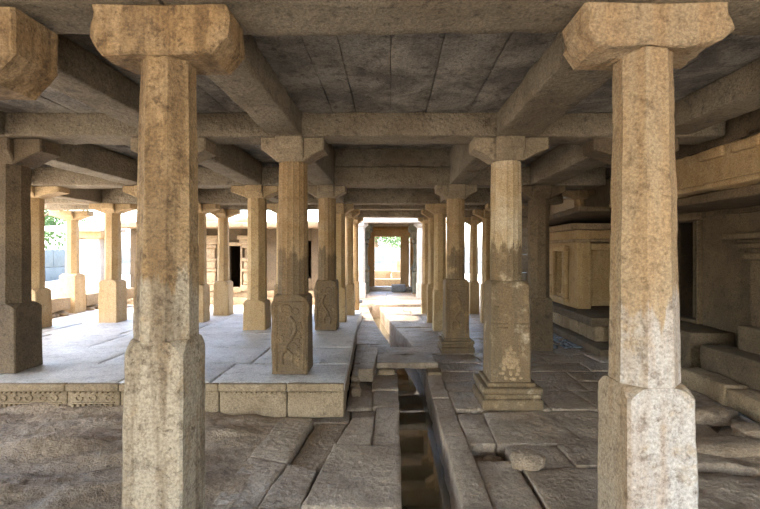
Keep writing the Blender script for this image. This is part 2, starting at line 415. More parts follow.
pillar('ochre pillar peeping out left of the medallion pillar', 2.10, Y5, 0, 2.26, 2.46, .2, .22, .26, .8, 'pillar_far', 8, arms=(.3, .26, .2, .18), k=.1)
pillar('orange left aisle pillar standing next to the white gate post', -.89, Y6, 0, 2.24, 2.39, .15, .16, .18, .75, 'pillar_far', 8, arms=(.22, .2, .24, .14), k=.09)
pillar('orange right aisle pillar standing next to the white gate post', .875, Y6, 0, 2.24, 2.39, .18, .19, .22, .7, 'pillar_far', 8, arms=(.2, .22, .24, .14), k=.09)
pillar('slender ochre pillar with wide bracket seen right of the broad-plinth pillar', 2.07, Y6, 0, 2.2, 2.42, .18, .2, .24, .75, 'pillar_far', 8, arms=(.32, .3, .2, .18), k=.09)
pillar('pillar rising from the kerb stones at the edge of the bright courtyard', -7.2, 10.4, TZ, 2.25, 2.46, .23, .26, .36, 1.0, 'pillar_far', 8, arms=(.46, .42, .2, .18), k=.08)
# gate posts
pillar('white gate post on the left at the end of the aisle', -.92, 14.5, .06, 2.28, 2.43, .2, .21, .24, .5, 'white', 8, arms=(.16, .2, .16, .16), k=.1, name='gate_post', group='white gate posts')
pillar('white gate post on the right at the end of the aisle', .92, 14.5, .06, 2.28, 2.43, .2, .21, .24, .5, 'white', 8, arms=(.2, .18, .16, .16), k=.1, name='gate_post', group='white gate posts')

# ---------------------------------------------------------------- carved reliefs on the pillar bases
def spiral(cx, cz, r0, r1, a0, a1, y, m=16):
    return [(cx+(r0+(r1-r0)*i/m)*math.cos(a0+(a1-a0)*i/m), y, cz+(r0+(r1-r0)*i/m)*math.sin(a0+(a1-a0)*i/m)) for i in range(m+1)]
def part(t, nm): return [c for c in t.children if c.name.split('.')[0] == nm][0]
def yali(bm, y, s=1.0, flip=1, zoff=0):
    """rearing beast in low relief: curling mane, body, legs, tail"""
    f = lambda pts: [(p[0]*flip*s, y-.0085*(1-(p[2]*s+zoff)/.75), p[2]*s+zoff) for p in pts]
    tube(bm, f(spiral(-.05, .62, .07, .015, 0, 5.5, y)), .012*s)
    tube(bm, f(spiral(.06, .62, .05, .012, 3, 8.5, y)), .010*s)
    tube(bm, f([(.0, y, .56), (.05, y, .50), (.06, y, .42), (.02, y, .34), (-.03, y, .28), (-.05, y, .20)]), .020*s)
    for i in range(5): tube(bm, f(spiral(.02-.035*(i % 2), .47-.055*i, .055, .02, 2.6+i, 6.4+i, y, 10)), .007*s)
    for i in range(4): tube(bm, f(spiral(.09, .27-.05*i, .03, .008, i, i+4.5, y, 10)), .007*s)
    tube(bm, f([(-.13, y, .02), (-.13, y, .68)]), .008*s); tube(bm, f([(.14, y, .02), (.14, y, .68)]), .008*s)
    tube(bm, f([(.05, y, .48), (.11, y, .50), (.12, y, .44)]), .012*s)
    tube(bm, f([(.04, y, .44), (.10, y, .40), (.11, y, .34)]), .012*s)
    tube(bm, f([(-.04, y, .24), (.03, y, .18), (.02, y, .10)]), .015*s)
    tube(bm, f([(-.05, y, .22), (-.08, y, .16), (-.07, y, .08)]), .015*s)
    tube(bm, f(spiral(-.10, .34, .05, .01, -1.5, 4.5, y)), .009*s)
    for i in range(4): tube(bm, f(spiral(-.02, .52, .05+.022*i, .05+.022*i, 1.9, 3.6, y, 8)), .006*s)
def frame(bm, x0, x1, z0, z1, y, r):
    tube(bm, [(x0, y, z0), (x1, y, z0)], r); tube(bm, [(x0, y, z1), (x1, y, z1)], r)
    tube(bm, [(x0, y, z0), (x0, y, z1)], r); tube(bm, [(x1, y, z0), (x1, y, z1)], r)
bm = bmesh.new(); yali(bm, -.169, 1.0, 1, .02); frame(bm, -.10, .10, .10, .36, -.171, .006); frame(bm, -.15, .15, .03, .73, -.170, .007)
for s in (-1, 1): tube(bm, [(s*.165, -.15, .1), (s*.172, -.15, .4), (s*.165, -.15, .55), (s*.185, -.15, .68), (s*.15, -.15, .74)], .02)
link('carved_relief', bm, 'pillar', part(L2, 'base_block'))
bm = bmesh.new()
for s in (-1, 1):
    tube(bm, spiral(s*.13, .96, .055, .05, math.pi/2-s*1.9, math.pi/2+s*.2, -.199, 10), .012)
    tube(bm, [(s*.03, -.198, .80), (s*.18, -.198, .80)], .009); tube(bm, [(s*.03, -.199, .84), (s*.18, -.199, .84)], .007)
link('carved_relief', bm, 'pillar_pale', part(R2, 'base_block'))
bm = bmesh.new()
for q, z_, sx, sz in ((0, .50, .055, .05), (-.055, .47, .035, .05), (.055, .46, .035, .045), (0, .42, .05, .035), (-.03, .55, .025, .025), (.03, .55, .03, .02), (0, .59, .02, .035), (-.07, .40, .025, .03), (.075, .39, .022, .035), (-.09, .35, .03, .018), (.06, .34, .025, .02), (.0, .35, .02, .03), (.02, .29, .035, .018), (.10, .30, .02, .015), (-.05, .30, .02, .02)):
    rockmesh(bm, (q, -.196, z_-sz*.75), sx, .012, sz, R.random()*40, 2, False)
o = link('carved_medallion', bm, stone('pale_relief', srgb(160, 134, 98), srgb(140, 114, 82), srgb(100, 80, 56), bump=.6), part(R2, 'base_block')); o['label'] = 'pale round carved figure'
bm = bmesh.new(); yali(bm, -.164, .95, -1, .02)
for s in (-1, 1): tube(bm, [(s*.16, -.14, .1), (s*.17, -.14, .3), (s*.155, -.14, .45), (s*.18, -.14, .62), (s*.14, -.14, .7)], .02)
link('carved_relief', bm, 'pillar', part(L3, 'base_block'))
bm = bmesh.new(); yali(bm, -.181, 1.0, 1, .28); frame(bm, -.15, .15, .3, 1.02, -.185, .006); link('carved_relief', bm, 'pillar', part(R3, 'base_block'))

# ---------------------------------------------------------------- beams
BG = 'stone roof beams'
def beam(label, x0, x1, y0, y1, z0, z1, mat='beam', step=.09, amp=.012, group=BG, name='stone_beam'):
    cx, cy = (x0+x1)/2, (y0+y1)/2; bm = bmesh.new()
    rbox(bm, x0-cx, x1-cx, y0-cy, y1-cy, 0, z1-z0, .016, step, amp, 2.6, off=(cx, cy, z0))
    return tag(link(name, bm, mat, loc=(cx, cy, z0)), label, 'beam', group)
rown = {1: 'in the front pillar row', 2: 'in the second pillar row', 3: 'in the third pillar row', 4: 'in the fourth pillar row', 5: 'in the fifth pillar row', 6: 'in the last pillar row before the gate'}
spans = {'nave': (-1.05, 1.19, 'cross beam over the central aisle '), 'l1': (-2.26, -1.05, 'short cross beam just left of the aisle '),
         'l2': (-4.0, -2.26, 'cross beam over the middle of the left bays '), 'l3': (-5.74, -4.0, 'cross beam over the left bays, next to the outermost, '),
         'l4': (-7.5, -5.74, 'outermost cross beam toward the left courtyard '), 'r1': (1.19, 2.5, 'cross beam just right of the aisle '), 'r2': (2.5, 3.36, 'cross beam reaching the right-hand wall ')}
rows = {1: (2.07, 2.43, 2.712, 2.945, ('nave', 'l1', 'l2', 'r1')), 2: (4.6, 5.0, 2.722, 2.96, ('nave', 'l1', 'l2', 'l3', 'r1', 'r2')),
        3: (7.16, 7.55, 2.592, 2.875, ('nave', 'l1', 'l2', 'l3', 'l4', 'r1', 'r2')), 4: (8.95, 9.28, 2.488, 2.805, ('nave', 'l1', 'l2', 'l3', 'l4', 'r1', 'r2')),
        5: (9.92, 10.2, 2.462, 2.80, ('nave', 'l1', 'l2', 'l3', 'l4', 'r1')), 6: (11.36, 11.66, 2.395, 2.8, ('nave', 'r1'))}
for r, (ya, yb, za, zb, ss) in rows.items():
    for s in ss:
        xa, xb, t = spans[s]
        beam('stone '+t+rown[r], xa+.004, xb-.004, ya, yb, za, zb, 'beam', .07 if r < 3 else .12, .014 if r < 3 else .01)
# a second course stands on the third-row aisle beam under the raised ceiling
tag(beam('dark upper course resting on the third-row aisle beam, under the raised ceiling', -1.0, 1.1, 7.2, 7.5, 2.885, 3.2, 'beam', .1, .006), 'dark upper course resting on the third-row aisle beam, under the raised ceiling', 'beam', BG)
lines = [('left edge of the aisle', -1.21, -.89, -1.21, -.87), ('right edge of the aisle', 1.05, 1.47, .91, 1.2), ('inner left pillar line', -2.40, -2.09, -2.3, -2.0),
         ('middle left pillar line', -4.15, -3.85, -4.12, -3.80), ('outer left pillar line', -5.9, -5.6, -5.9, -5.58), ('inner right pillar line', 2.62, 2.98, 2.16, 2.56)]
for i, (t, a, b, c, d) in enumerate(lines):
    beam('stone beam along the %s, between first and second pillar rows' % t, a, b, 2.435, 4.595, 2.72, 2.95, 'beam', .08, .012)
    o = beam('stone beam along the %s, between second and third pillar rows' % t, c, d, 5.03 if i < 2 else 5.01, 7.155, 2.594, 3.13 if i < 2 else 2.93, 'beam', .08, .01)
    if i == 1:   # carved lines and a rosette on its underside
        bm = bmesh.new()
        for x in (-.1, -.05, .0, .05, .1): tube(bm, [(x-.01, -1.0, 0), (x-.01, 1.0, 0)], .005)
        link('carved_line', bm, 'beam', o)
        bm = bmesh.new()
        for k in range(8):
            q = k*math.pi/4; pts = [(.035*math.cos(q)+.022*math.cos(j*.8), -.2+.035*math.sin(q)+.022*math.sin(j*.8), -.002) for j in range(9)]
            tube(bm, pts, .005)
        tube(bm, [(.075*math.cos(j*.4), -.2+.075*math.sin(j*.4), -.002) for j in range(17)], .006)
        r_ = link('carved_rosette', bm, 'shade', o); r_['label'] = 'dark round carved rosette'
    beam('stone beam along the %s, between third and fourth pillar rows' % t, c+.04, d-.04, 7.555, 8.945, 2.49, 2.88, 'beam', .12, .01)
    beam('short stone beam along the %s, just behind the fourth pillar row' % t, c+.06, d-.06, 9.285, 9.915, 2.465, 2.8, 'beam', .12, .01)
for s, t in ((-1, 'left'), (1, 'right')):
    beam('stone beam over the %s edge of the aisle, nearest to the gate' % t, s*.92-.11, s*.92+.11, 10.205, 11.355, 2.40, 2.75, 'beam', .12, .008)
# gate canopy beams
beam('white lintel beam across the two white gate posts', -1.2, 1.12, 14.3, 14.66, 2.432, 2.78, 'white', .12, .006)

# ---------------------------------------------------------------- ceiling (stone roof slabs)
bm = bmesh.new()
def slabs_y(xs, y0, y1, z, t=.2, amp=.008):     # slabs running front to back
    for a, b in zip(xs, xs[1:]): rbox(bm, a+.0025, b-.0025, y0, y1, z+R.uniform(0, .008), z+t, .006, .12, amp, 2.4)
def cuts(a, b, w):
    n = max(1, round((b-a)/w)); return [a+(b-a)*i/n+(R.uniform(-.06, .06) if 0 < i < n else 0) for i in range(n+1)]
slabs_y([-1.0, -.58, -.35, 0, .35, .77, 1.2], 2.3, 4.72, 2.955)
for a, b in ((-7.6, -5.75), (-5.75, -4.0), (-4.0, -2.25), (-2.25, -1.0), (1.2, 2.8), (2.8, 3.6)): slabs_y(cuts(a, b, .5), 2.3, 4.72, 2.955)
slabs_y(cuts(-7.6, 3.6, .6), FRONT, 2.3, 2.958)
slabs_y(cuts(-.98, 1.1, .5), 4.9, 7.3, 3.16)
for a, b in ((-7.6, -5.75), (-5.75, -4.0), (-4.0, -2.15), (-2.15, -1.225), (1.215, 2.4), (2.4, 3.6)): slabs_y(cuts(a, b, .5), 4.72, 7.3, 2.945, .42)
slabs_y(cuts(-7.6, 3.9, .6), 7.3, 9.1, 2.885, .5)
slabs_y(cuts(-7.6, -1.1, .6), 9.1, 10.6, 2.82, .4); slabs_y(cuts(-1.1, 2.6, .6), 9.1, 13.5, 2.82, .4)  # aisle roof drawn out past its pillars to cut light on the gate
slabs_y([-7.7, 3.7], FRONT, 4.85, 3.16, .3, 0); slabs_y([-1.3, 1.4], 4.6, 7.6, 3.36, .2, 0)
slabs_y(cuts(3.6, 6.0, .7), 0, 10.9, 2.98, .4); slabs_y(cuts(2.6, 6.6, .7), 10.9, 13.3, 3.02, .4); slabs_y(cuts(2.6, 3.9, .6), 9.1, 10.9, 2.82, .4)  # rear slabs added to keep the sun off the back wall
struct(link('ceiling', bm, 'ceil'))
bm = bmesh.new()
def slabs_g(y0, y1): slabs_y(cuts(-1.6, 1.5, .6), y0, y1, 2.79, .3)
slabs_g(14.2, 17.9)
struct(link('ceiling_gate', bm, 'ceil'))

# ---------------------------------------------------------------- floor
bm = bmesh.new()
def chan(Y):       # channel left / right edge
    pts = [(-1, .08, .44), (6.4, .08, .44), (7.0, .06, .42), (8.0, -.06, .30), (9.0, -.20, .14), (10.2, -.36, -.04), (12.0, -.56, -.26), (13.2, -.66, -.34), (30, -.66, -.34)]
    for (a, l0, r0), (b, l1, r1) in zip(pts, pts[1:]):
        if a <= Y <= b: t = (Y-a)/(b-a); return l0+(l1-l0)*t, r0+(r1-r0)*t
def sl(c, zt=0, amp=.010, step=.07, tilt=.008, g=.004):
    cx = sum(p[0] for p in c)/4; cy = sum(p[1] for p in c)/4
    q = []
    for x, y in c:
        d = Vector((cx-x, cy-y)); q.append((x+math.copysign(g, d.x), y+math.copysign(g, d.y)))
    quadslab(bm, q, -.4, zt+R.uniform(-.008, .008), step, amp, .011, 4, tilt)
# left of the channel, near
A = [(-.357, 4.43), (-.524, 3.3), (-.549, 2.81), (-.60, 1.6)]
B = [(-.69, 4.13), (-.77, 3.41), (-.817, 2.81), (-.9, 1.6)]
Cc = [(-1.0, 4.13), (-1.08, 3.5), (-1.12, 2.85), (-1.2, 1.6)]
fine = dict(step=.035, amp=.010, tilt=.010)
sl([(-.549, 2.81), (.07, 2.81), (.075, 3.72), (-.462, 3.72)], **fine); sl([(-.6, 1.6), (.07, 1.6), (.07, 2.81), (-.549, 2.81)])
sl([(-.462, 3.72), (-.16, 3.72), (-.15, 4.36), (-.37, 4.36)], **fine); sl([(-.16, 3.72), (.075, 3.72), (.08, 4.6), (-.15, 4.6)], **fine)
sl([(-.37, 4.36), (-.15, 4.36), (-.15, 4.66), (-.4, 4.66)], -.05); sl([(-1.1, 4.31), (-.38, 4.31), (-.41, 4.66), (-1.1, 4.66)], -.03)
sl([B[1], A[1], (-.40, 4.3), (-.70, 4.3)], -.035, **fine); sl([B[2], A[2], A[1], B[1]], .005, **fine); sl([B[3], A[3], A[2], B[2]])
sl([Cc[1], B[1], (-.72, 4.3), (-1.02, 4.3)], .01, **fine); sl([Cc[2], B[2], B[1], Cc[1]], .012, **fine); sl([Cc[3], B[3], B[2], Cc[2]])
# between platform side and channel, beyond
ys = [4.66, 5.2, 5.75, 6.4, 7.1, 7.7]
for a, b in zip(ys, ys[1:]):
    la, lb = chan(a)[0], chan(b)[0]; ea = -.44-.04*(a-4.33)*1; eb = -.44-.04*(b-4.33)
    m = R.uniform(.4, .6)
    sl([(ea, a), (ea+(la-ea)*m, a), (eb+(lb-eb)*m, b), (eb, b)], -.03 if a < 5.5 else 0); sl([(ea+(la-ea)*m, a), (la, a), (lb, b), (eb+(lb-eb)*m, b)])
ys = [7.7, 8.5, 9.3, 10.2, 11.1, 12.0, 12.75]
for a, b in zip(ys, ys[1:]):
    la, lb = chan(a)[0], chan(b)[0]; e = -.66 if a < 10.3 else -1.6
    sl([(e, a), (max(la, e+.02), a), (max(lb, e+.02), b), (e, b)], 0, step=.12)
# channel-side kerb strip on the right
ys = [1.2, 2.6, 3.9, 4.9, 5.9, 6.45]
for a, b in zip(ys, ys[1:]): sl([(.44, a), (.63, a), (.63, b), (.44, b)], .005, tilt=.006, **{'amp': .012, 'step': .05})
# right of channel, near (hole at .63-.9 x 3.48-3.73)
sl([(.63, 2.0), (.95, 2.0), (.93, 3.47), (.63, 3.47)], 0, **fine); sl([(.95, 2.0), (2.1, 2.0), (2.0, 3.35), (.955, 3.35)], .0, **fine)
sl([(.93, 3.36), (1.35, 3.36), (1.35, 3.74), (.92, 3.74)], -.005, **fine); sl([(1.35, 3.36), (2.2, 3.36), (2.2, 3.76), (1.35, 3.76)], .006, **fine)
sl([(.63, 3.75), (.86, 3.75), (.89, 4.45), (.63, 4.45)], **fine); sl([(.86, 3.76), (1.62, 3.77), (1.5, 4.55), (.89, 4.47)], .004, **fine)
sl([(1.62, 3.77), (2.4, 3.78), (2.35, 4.5), (1.5, 4.55)], -.004, **fine)
# generic right-hand rows
def row(y0, y1, x0f, x1, w, step=.09, z=0, jit=.08):
    a0, b0 = x0f(y0), x0f(y1); xs0 = [a0]; xs1 = [b0]; x = a0
    while True:
        x += R.uniform(.7, 1.35)*w
        if x > x1-.3*w: break
        xs0.append(x); xs1.append(x+R.uniform(-jit, jit)+(b0-a0)*.3)
    xs0.append(x1); xs1.append(x1)
    for i in range(len(xs0)-1): sl([(xs0[i], y0), (xs0[i+1], y0), (xs1[i+1], y1), (xs1[i], y1)], z, step=step)
row(4.55, 5.15, lambda y: .63, 3.45, .62); row(5.15, 5.55, lambda y: .63, 3.4, .8); row(5.55, 6.0, lambda y: .63, 3.4, .7); row(6.0, 6.45, lambda y: .63, 3.4, .6)
yy = 6.45
while yy < 12.7:
    d = R.uniform(.4, .75); d = min(d, 12.75-yy) if 12.75-yy-d > .25 else 12.75-yy
    row(yy, yy+d, lambda y: chan(y)[1], 3.3 if yy < 10 else 3.6, .75, .12); yy += d
row(1.0, 2.0, lambda y: .63, 2.1, .7, .12)
# darker rough slabs far right front
for (c, z) in (([(2.1, 1.2), (3.9, 1.2), (3.8, 2.5), (2.0, 2.7)], -.03), ([(2.0, 2.72), (3.0, 2.6), (3.1, 3.2), (2.0, 3.34)], .0), ([(3.02, 2.6), (4.2, 2.5), (4.2, 3.1), (3.12, 3.2)], .03),
               ([(2.2, 3.36), (2.9, 3.28), (2.9, 3.9), (2.4, 3.78)], .02), ([(2.9, 3.26), (3.6, 3.2), (3.45, 4.55), (2.9, 4.1)], -.02), ([(2.4, 3.8), (2.9, 3.92), (2.9, 4.52), (2.36, 4.52)], -.01)):
    sl(c, z, amp=.03, step=.06, tilt=.03)
struct(link('floor', bm, 'floor'))
# gate floor
bm = bmesh.new()
for a, b in ((12.78, 13.3), (13.3, 14.0), (14.0, 14.9), (14.9, 15.9), (15.9, 17.2)):
    row(a, b, lambda y: -1.6, 1.5, .9, .15, .07)
struct(link('floor_gate', bm, 'floor'))
# earth bed under the paving and the channel bed
bm = bmesh.new(); rbox(bm, -1.7, .02, 1.0, 12.7, -.9, -.42, .01, 1, 0); rbox(bm, .5, 6.2, 1.0, 12.7, -.9, -.42, .01, 1, 0); rbox(bm, -1.7, 6.2, .5, 14, -1.1, -.88, .01, 2, 0)
rbox(bm, .5, .92, 3.3, 3.8, -.42, -.14, .01, .1, .02)
struct(link('floor_bed', bm, 'soil'))
# water
bm = bmesh.new(); ys = [1.2+.3*i for i in range(40)]
vs = [(bm.verts.new((chan(y)[0]-.03, y, -.30)), bm.verts.new((chan(y)[1]+.03, y, -.30))) for y in ys]
for a, b in zip(vs, vs[1:]): bm.faces.new((a[0], a[1], b[1], b[0]))
o = link('water', bm, 'water'); o['kind'] = 'stuff'; tag(o, 'still dark water lying in the narrow stone channel', 'water')
# bedrock on the left
bm = bmesh.new(); nx, ny = 230, 120; g = []
for j in range(ny+1):
    for i in range(nx+1):
        x = -6.6+5.62*i/nx; y = 1.2+3.3*j/ny
        p = Vector((x, y, 0)); q = Vector((x*.5+y*.9, (y-x*.35)*2.2, 0))
        z = .01+.05*noise.noise(q*.9)+.10*abs(noise.noise(q*1.5+Vector((3, 1, 0))))+.035*noise.noise(Vector((q.x*2.2, q.y*3.2, 2)))+.02*abs(noise.noise(Vector((q.x*4, q.y*7, 5))))+.012*noise.noise(p*9)+.006*noise.noise(p*22)
        z += .07*max(0, (y-3.3)/1.0)*min(1, max(0, (-1.5-x)/1.0))
        d = math.hypot((x+2.62)/.42, (y-3.55-.15*(x+2.62))/.17); z += .07*max(0, 1-d*d)
        e = (x+1.35)/.25
        if e > 0: z = z*(1-min(1, e)*.8)-.004*min(1, e)
        g.append(bm.verts.new((x, y, z)))
for j in range(ny):
    for i in range(nx):
        a = j*(nx+1)+i; f = bm.faces.new((g[a], g[a+1], g[a+nx+2], g[a+nx+1])); f.smooth = True
struct(link('floor_bedrock', bm, 'rock'))

# ---------------------------------------------------------------- raised platform and terrace
pl = thing('stone_platform', 'long raised stone platform on the left with a carved front edge', 'platform', (-3.5, 4.33, 0))
bm = bmesh.new(); ox, oy = 3.5, -4.33
def psl(x0, x1, y0, y1, skew=0, z=PZ): quadslab(bm, [(x0+ox+.004, y0+oy+.004), (x1+ox-.004, y0+oy+.004), (x1+skew+ox-.004, y1+oy-.004), (x0+skew+ox+.004, y1+oy-.004)], z-.1, z+R.uniform(-.003, .003), .14, .004, .008)
edge = lambda y: -.44-.04*(y-4.33)
for y0, y1, w in ((4.36, 5.1, 1.25), (5.1, 5.95, 1.5), (5.95, 6.9, 1.1), (6.9, 7.95, 1.3)):
    x = edge(y0)
    while x > -7.6:
        nx_ = x-w*R.uniform(.7, 1.3); nx_ = max(nx_, -7.7); 
        e1 = edge(y1)-edge(y0) if x > -.8 else 0
        c = [(nx_+ox+.009, y0+oy+.008), (x+ox-(.009 if x < -.8 else 0), y0+oy+.008), (x+e1+ox-(.009 if x < -.8 else 0), y1+oy-.008), (nx_+ox+.009, y1+oy-.008)]
        quadslab(bm, c, PZ-.1, PZ+R.uniform(-.012, .0), .1, .006, .012, tilt=.006)
        x = nx_
link('paving', bm, 'paving', pl)
bm = bmesh.new()      # front edging courses and right-hand side
xs = [-7.7, -6.4, -4.6, -3.05, -2.55, -1.62, -.98, -.44]
for a, b in zip(xs, xs[1:]):
    rbox(bm, a+ox+.005, b+ox-.005, .0, .25, .0, .25, .012, .08, .006, 5)
    rbox(bm, a+ox+.003, b+ox-.003, -.035, .027, .255, PZ-.004, .012, .08, .005, 5)
ys = [4.58, 5.4, 6.3, 7.2, 7.95]
for a, b in zip(ys, ys[1:]):
    quadslab(bm, [(edge(a)-.25+ox, a+oy+.005), (edge(a)-.008+ox, a+oy+.005), (edge(b)-.008+ox, b+oy-.005), (edge(b)-.25+ox, b+oy-.005)], 0, PZ-.1, .1, .014, .02)
rbox(bm, -7.7+ox, -.9+ox, .3, 3.6, -.05, PZ-.11, .02, 1, 0)
link('edging', bm, 'edge', pl)
bm = bmesh.new()      # carved scroll frieze with a dentil row
for a, b in ((-6.35, -4.65), (-4.55, -3.1), (-3.0, -2.6), (-1.58, -1.02), (-.94, -.5)):
    n = int((b-a)/.12)
    deep = b < -2
    for i in range(n):
        x = a+.06+(b-a-.12)*i/max(1, n-1)+ox
        if deep:
            tube(bm, spiral(x, .195, .042, .010, math.pi*(i % 2), math.pi*(i % 2)+5.6*(1 if i % 2 else -1), -.004, 12), .010)
    n2 = int((b-a)/.045)
    for i in range(n2):
        x = a+.02+(b-a-.04)*i/(n2-1)+ox
        if deep: rbox(bm, x-.012, x+.012, -.026, .01, .105, .132, .004, .05, 0)
        rbox(bm, x-.014, x+.014, -.026, .01, .232, .252, .004, .05, 0)
    if deep: rbox(bm, a+ox, b+ox, -.03, .01, .075, .1, .008, .1, .003); rbox(bm, a+ox, b+ox, -.012, .01, .134, .15, .004, .1, .002)
o = link('carved_frieze', bm, 'edge', pl)
bm = bmesh.new()      # lower rear terrace
for y0, y1 in ((7.98, 8.8), (8.8, 9.7), (9.7, 10.8), (10.8, 12.7)):
    x = -.68 if y0 < 10 else -1.6
    while x > -7.6:
        nx_ = max(-7.7, x-R.uniform(.8, 1.6)); quadslab(bm, [(nx_+.004, y0+.004), (x-.004, y0+.004), (x-.004, y1-.004), (nx_+.004, y1-.004)], -.2, (TZ if y0 < 10.7 else .06)+R.uniform(-.005, 0), .15, .006, .01); x = nx_
struct(link('floor_terrace', bm, 'paving'))

# ---------------------------------------------------------------- loose stones
block('stone_slab', 'thick flat slab laid across the channel, nearer of the two', 'slab', -.19, .60, 5.9, 6.36, .055, .135, 'floor', rz=.01, b=.02, step=.05, amp=.01)
block('stone_slab', 'flat slab across the channel behind the nearer one', 'slab', -.10, .60, 6.52, 7.0, .02, .10, 'floor', rz=-.02, b=.02, step=.05, amp=.012)
block('stone_block', 'long squared block lying beside the platform, left of the channel slabs', 'block', -.385, -.20, 5.5, 6.75, .0, .16, 'floor', rz=-.02, b=.015, step=.05, amp=.008)
rock('stone', 'rounded ochre stone tucked under the left end of the nearer channel slab', 'stone', (-.06, 5.90, -.02), (.12, .08, .045), 'edge')
block('stone_block', 'small squared block under the right end of the nearer channel slab', 'block', .46, .64, 5.74, 5.98, .0, .05, 'edge', b=.02, step=.04)
rock('stone', 'lumpy brown stone lying beside the square hole in the floor', 'stone', (1.0, 3.38, -.005), (.12, .10, .055), 'rock')
for lab, lo, sz in (('round stone in the right half of the square floor hole', (.80, 3.60, -.15), (.08, .06, .06)), ('small stone in the left half of the square floor hole', (.69, 3.62, -.15), (.06, .05, .05))):
    rock('stone', lab, 'stone', lo, sz, 'rock')
for lab, x, y_, s in (('rubble stone at the foot of the platform side, nearest', -.43, 5.05, .055), ('rubble stone at the platform side between two others', -.455, 5.28, .05), ('rubble stone at the platform side next to the long block', -.47, 5.52, .055)):
    rock('rubble_stone', lab, 'stone', (x+.045, y_, -.02), (s, s*1.2, s*.9), 'rock', 'rubble beside the platform')
# debris at the foot of the right wall
bm = bmesh.new()
for i in range(160):
    x = 2.55+R.random()*.5; yb = R.uniform(7.35, 9.2); s = R.uniform(.012, .04)
    rockmesh(bm, (x, yb, .0), s*1.3, s, s*.6, R.random()*40, 1)
o = link('rubble', bm, 'greyblock'); o['kind'] = 'stuff'; tag(o, 'pale stone chips scattered at the foot of the right wall kerb', 'rubble')
for lab, lo, sz in (('dark jagged rock on the floor before the right kerb, left one', (2.45, 4.35, -.02), (.16, .12, .06)), ('dark jagged rock before the right kerb, in the middle', (2.95, 4.3, -.02), (.22, .13, .07)), ('flat wedge of rock near the right photo edge', (2.65, 3.6, .0), (.3, .14, .05)), ('dark rock at the right photo edge by the kerb', (3.1, 3.85, -.02), (.2, .16, .07))):
    rock('rock', lab, 'rock', lo, sz, 'rock', 'rocks before the right kerb')

# ---------------------------------------------------------------- right-hand wall and shrine
bm = bmesh.new()
def wb(x0, x1, y0, y1, z0, z1, **k): rbox(bm, x0, x1, y0, y1, z0, z1, .012, .2, .008, 2.5, **k)
wb(4.3, 4.6, -1.2, 6.36, .0, 2.98); wb(4.3, 4.6, 7.3, 10.8, .0, 2.98); wb(4.3, 4.6, 6.36, 7.3, 2.0, 2.98); wb(4.3, 4.6, 6.36, 7.3, 0, .55)  # first piece runs on unseen behind the camera, its length shapes the side light
wb(6.0, 6.2, .8, 10.8, 0, 2.98); wb(4.6, 6.0, 5.7, 5.9, 0, 2.98); wb(4.6, 6.0, 7.9, 8.1, 0, 2.98)
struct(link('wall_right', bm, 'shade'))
d = thing('door_frame', 'dark stone door frame in the recess of the right wall', 'door frame', (4.3, 6.83, .55))
for y_ in (-.47, .44):
    bm = bmesh.new(); rbox(bm, -.06, .12, y_, y_+.045, 0, 1.45, .012, .1, .004); link('jamb', bm, 'shade', d)
bm = bmesh.new(); rbox(bm, -.08, .12, -.55, .55, 1.45, 1.6, .012, .1, .004); link('lintel', bm, 'shade', d)
bm = bmesh.new(); rbox(bm, .1, .14, -.16, -.12, 0, 1.45, .01, .1, .003); link('mullion', bm, 'shade', d)
bm = bmesh.new(); rbox(bm, -.06, .12, -.42, .43, .0, .05, .012, .1, .004); link('sill', bm, 'shade', d)
# ledge inside recess
block('stone_ledge', 'dark ledge at the foot of the recessed wall on the right', 'ledge', 3.72, 4.28, 5.72, 6.70, .0, .55, 'shade', step=.12)
# pilaster at right edge
ps = thing('pilaster', 'wall pilaster with stacked mouldings cut by the right photo edge', 'pilaster', (4.15, 4.98, .45))
bm = bmesh.new(); rbox(bm, -.14, .14, -.16, .16, .28, 1.02, .015, .08, .006); link('shaft', bm, 'shade', ps)
bm = bmesh.new(); rbox(bm, -.22, .14, -.24, .24, 0, .28, .02, .08, .006); link('base_block', bm, 'shade', ps)
bm = bmesh.new()
for z0, z1, e in ((1.02, 1.1, .06), (1.1, 1.15, .0), (1.15, 1.21, .12), (1.21, 1.25, .08), (1.25, 1.32, .2)): rbox(bm, -.14-e, .14, -.16-e, .16+e, z0, z1, .02, .06, .004)
link('capital', bm, 'shade', ps)
bm = bmesh.new(); extr(bm, arm_profile(.36, .46, .24, .16), .24, 'y', 0, .06, .008, 4, 3, (0, 0, 0)); bmesh.ops.recalc_face_normals(bm, faces=bm.faces); link('bracket', bm, 'shade', ps, (0, 0.12, 1.32))
# eave slab above the pilaster and frieze beam on the right
beam('thin projecting eave slab low on the right wall above the dark doorway', 3.42, 4.28, 2.2, 6.9, 2.10, 2.2, 'shade', .09, .012, name='eave_slab')
eb = beam('broad carved stone beam with worn frieze along the right wall', 3.28, 3.62, 2.45, 6.9, 2.208, 2.62, 'pillar_far', .07, .02, name='frieze_beam')
bm = bmesh.new()
for i in range(9):
    y_ = -2.0+i*.46
    if i in (5,): continue
    rbox(bm, -.21, -.15, y_, y_+.34, .30, .40, .015, .06, .008)
rbox(bm, -.2, -.15, -2.2, 2.2, .0, .06, .015, .08, .008)
link('carved_frieze', bm, 'pillar_far', eb)
beam('dark rough block course resting on the frieze beam at right', 3.40, 3.6, 2.45, 6.9, 2.655, 2.93, 'shade', .1, .03, name='stone_course')
